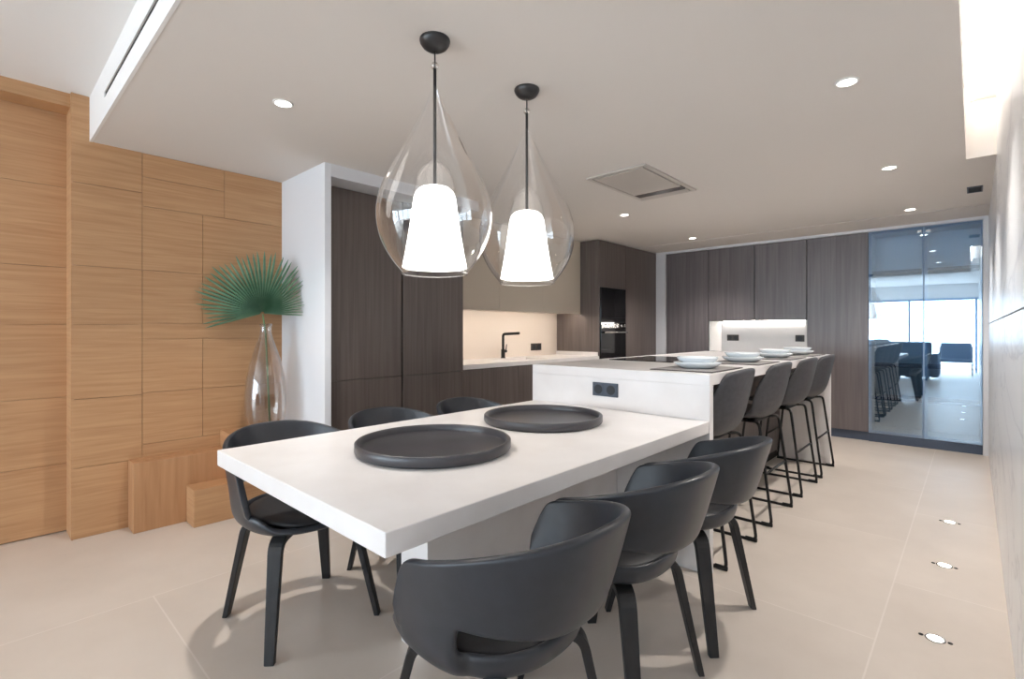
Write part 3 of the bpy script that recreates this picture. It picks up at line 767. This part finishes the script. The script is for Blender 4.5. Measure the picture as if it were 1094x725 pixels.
# floor uplights
def uplight(label, y):
    t = thing('floor_light', label, 'floor light', (-.107, y, 0), 0, 'recessed floor lights by the marble wall')
    bm = bmesh.new(); lathe(bm, [(.026, .0004), (.032, .0004), (.032, .002), (.030, .003), (.026, .003)], 32, close=True); link('trim_ring', bm, 'steel', t, smooth=True)
    bm = bmesh.new(); lathe(bm, [(0, .0005), (.0262, .0005), (.0262, .0025), (0, .0025)], 24); link('lens', bm, 'lens_floor', t)
    for s_ in (-1, 1):
        bm = bmesh.new(); lathe(bm, [(0, .0004), (.008, .0004), (.008, .0022), (0, .0022)], 14, s_ * .043, 0)
        link('fixing_cap', bm, 'dark_gap', t)
uplight('small glowing floor light nearest the viewer by the marble wall', 2.50)
uplight('small glowing floor light in the middle of the row by the marble wall', 3.31)
uplight('small glowing floor light nearest the glass cabinet', 4.08)

# ------------------------------------------------------------------ lounge furniture behind the viewer, seen reflected in the glass cabinet
t = thing('lounge_sofa', 'blue grey sofa mirrored in the left glass door of the cabinet', 'sofa', (-1.5, -2.7, 0), PI)
boxes('base', 'sofa', [(-.75, .75, -.42, .42, .08, .40)], t, bevel=.03)
boxes('backrest', 'sofa', [(-.75, .75, .20, .44, .401, .90)], t, bevel=.05)
boxes('armrest', 'sofa', [(-.9, -.752, -.42, .44, .08, .62)], t, bevel=.03)
boxes('armrest', 'sofa', [(.752, .9, -.42, .44, .08, .62)], t, bevel=.03)
boxes('leg', 'black_metal', [(-.7, -.66, -.38, -.34, 0, .082), (.66, .7, -.38, -.34, 0, .082), (-.7, -.66, .34, .38, 0, .082), (.66, .7, .34, .38, 0, .082)], t)
t = thing('lounge_chair', 'slim metal framed lounge chair mirrored in the right glass door', 'chair', (-.35, -5.0, 0), PI / 2)
for sy in (-1, 1):
    bm = bmesh.new(); tube(bm, fillet([(-.3, .33 * sy, .75), (-.22, .33 * sy, .01), (.3, .33 * sy, .01), (.3, .33 * sy, .58), (-.26, .33 * sy, .60)], .04), .014, 10); link('side_frame', bm, 'black_metal', t, smooth=True)
bm = bmesh.new(); box(bm, -.2, .28, -.315, .315, .33, .42); link('seat', bm, 'sofa', t, bevel=.02)
bm = bmesh.new(); box(bm, -.32, -.235, -.315, .315, .40, .84); link('backrest', bm, 'sofa', t, bevel=.02)

# ------------------------------------------------------------------ light: daylight through the terrace opening
w = bpy.data.worlds.new('sky'); scn.world = w; w.use_nodes = True
bg = w.node_tree.nodes['Background']; bg.inputs['Color'].default_value = (.74, .88, 1, 1); bg.inputs['Strength'].default_value = 9.4
al = bpy.data.lights.new('sky_portal', 'AREA'); al.shape = 'RECTANGLE'; al.size = 4.0; al.size_y = 2.06
al.cycles.is_portal = True
ao = bpy.data.objects.new('sky_portal', al); col.objects.link(ao); ao.location = (-1.9, YB - .12, 1.04); ao.rotation_euler = (PI / 2, 0, 0)
al2 = al.copy(); al2.size = 2.8; al2.size_y = 2.1
ao2 = bpy.data.objects.new('sky_portal_side', al2); col.objects.link(ao2); ao2.location = (XREC - .1, -4.0, 1.05); ao2.rotation_euler = (PI / 2, 0, -PI / 2)

# ------------------------------------------------------------------ camera
cam = bpy.data.cameras.new('camera'); co = bpy.data.objects.new('camera', cam); col.objects.link(co)
cam.sensor_width = 36; cam.lens = 532 / 1094 * 36; cam.shift_y = -9.5 / 1094
co.location = (0, 0, 1.18); co.rotation_euler = (PI / 2, 0, math.atan(493 / 532)); cam.clip_start = .02
scn.camera = co

vs = scn.view_settings
vs.view_transform = 'Standard'; vs.look = 'None'; vs.gamma = 1; vs.use_curve_mapping = False; vs.exposure = 0.58
scn.cycles.max_bounces = 10; scn.cycles.diffuse_bounces = 6; scn.cycles.transparent_max_bounces = 24
scn.cycles.caustics_reflective = False; scn.cycles.caustics_refractive = False
scn.cycles.sample_clamp_indirect = 6
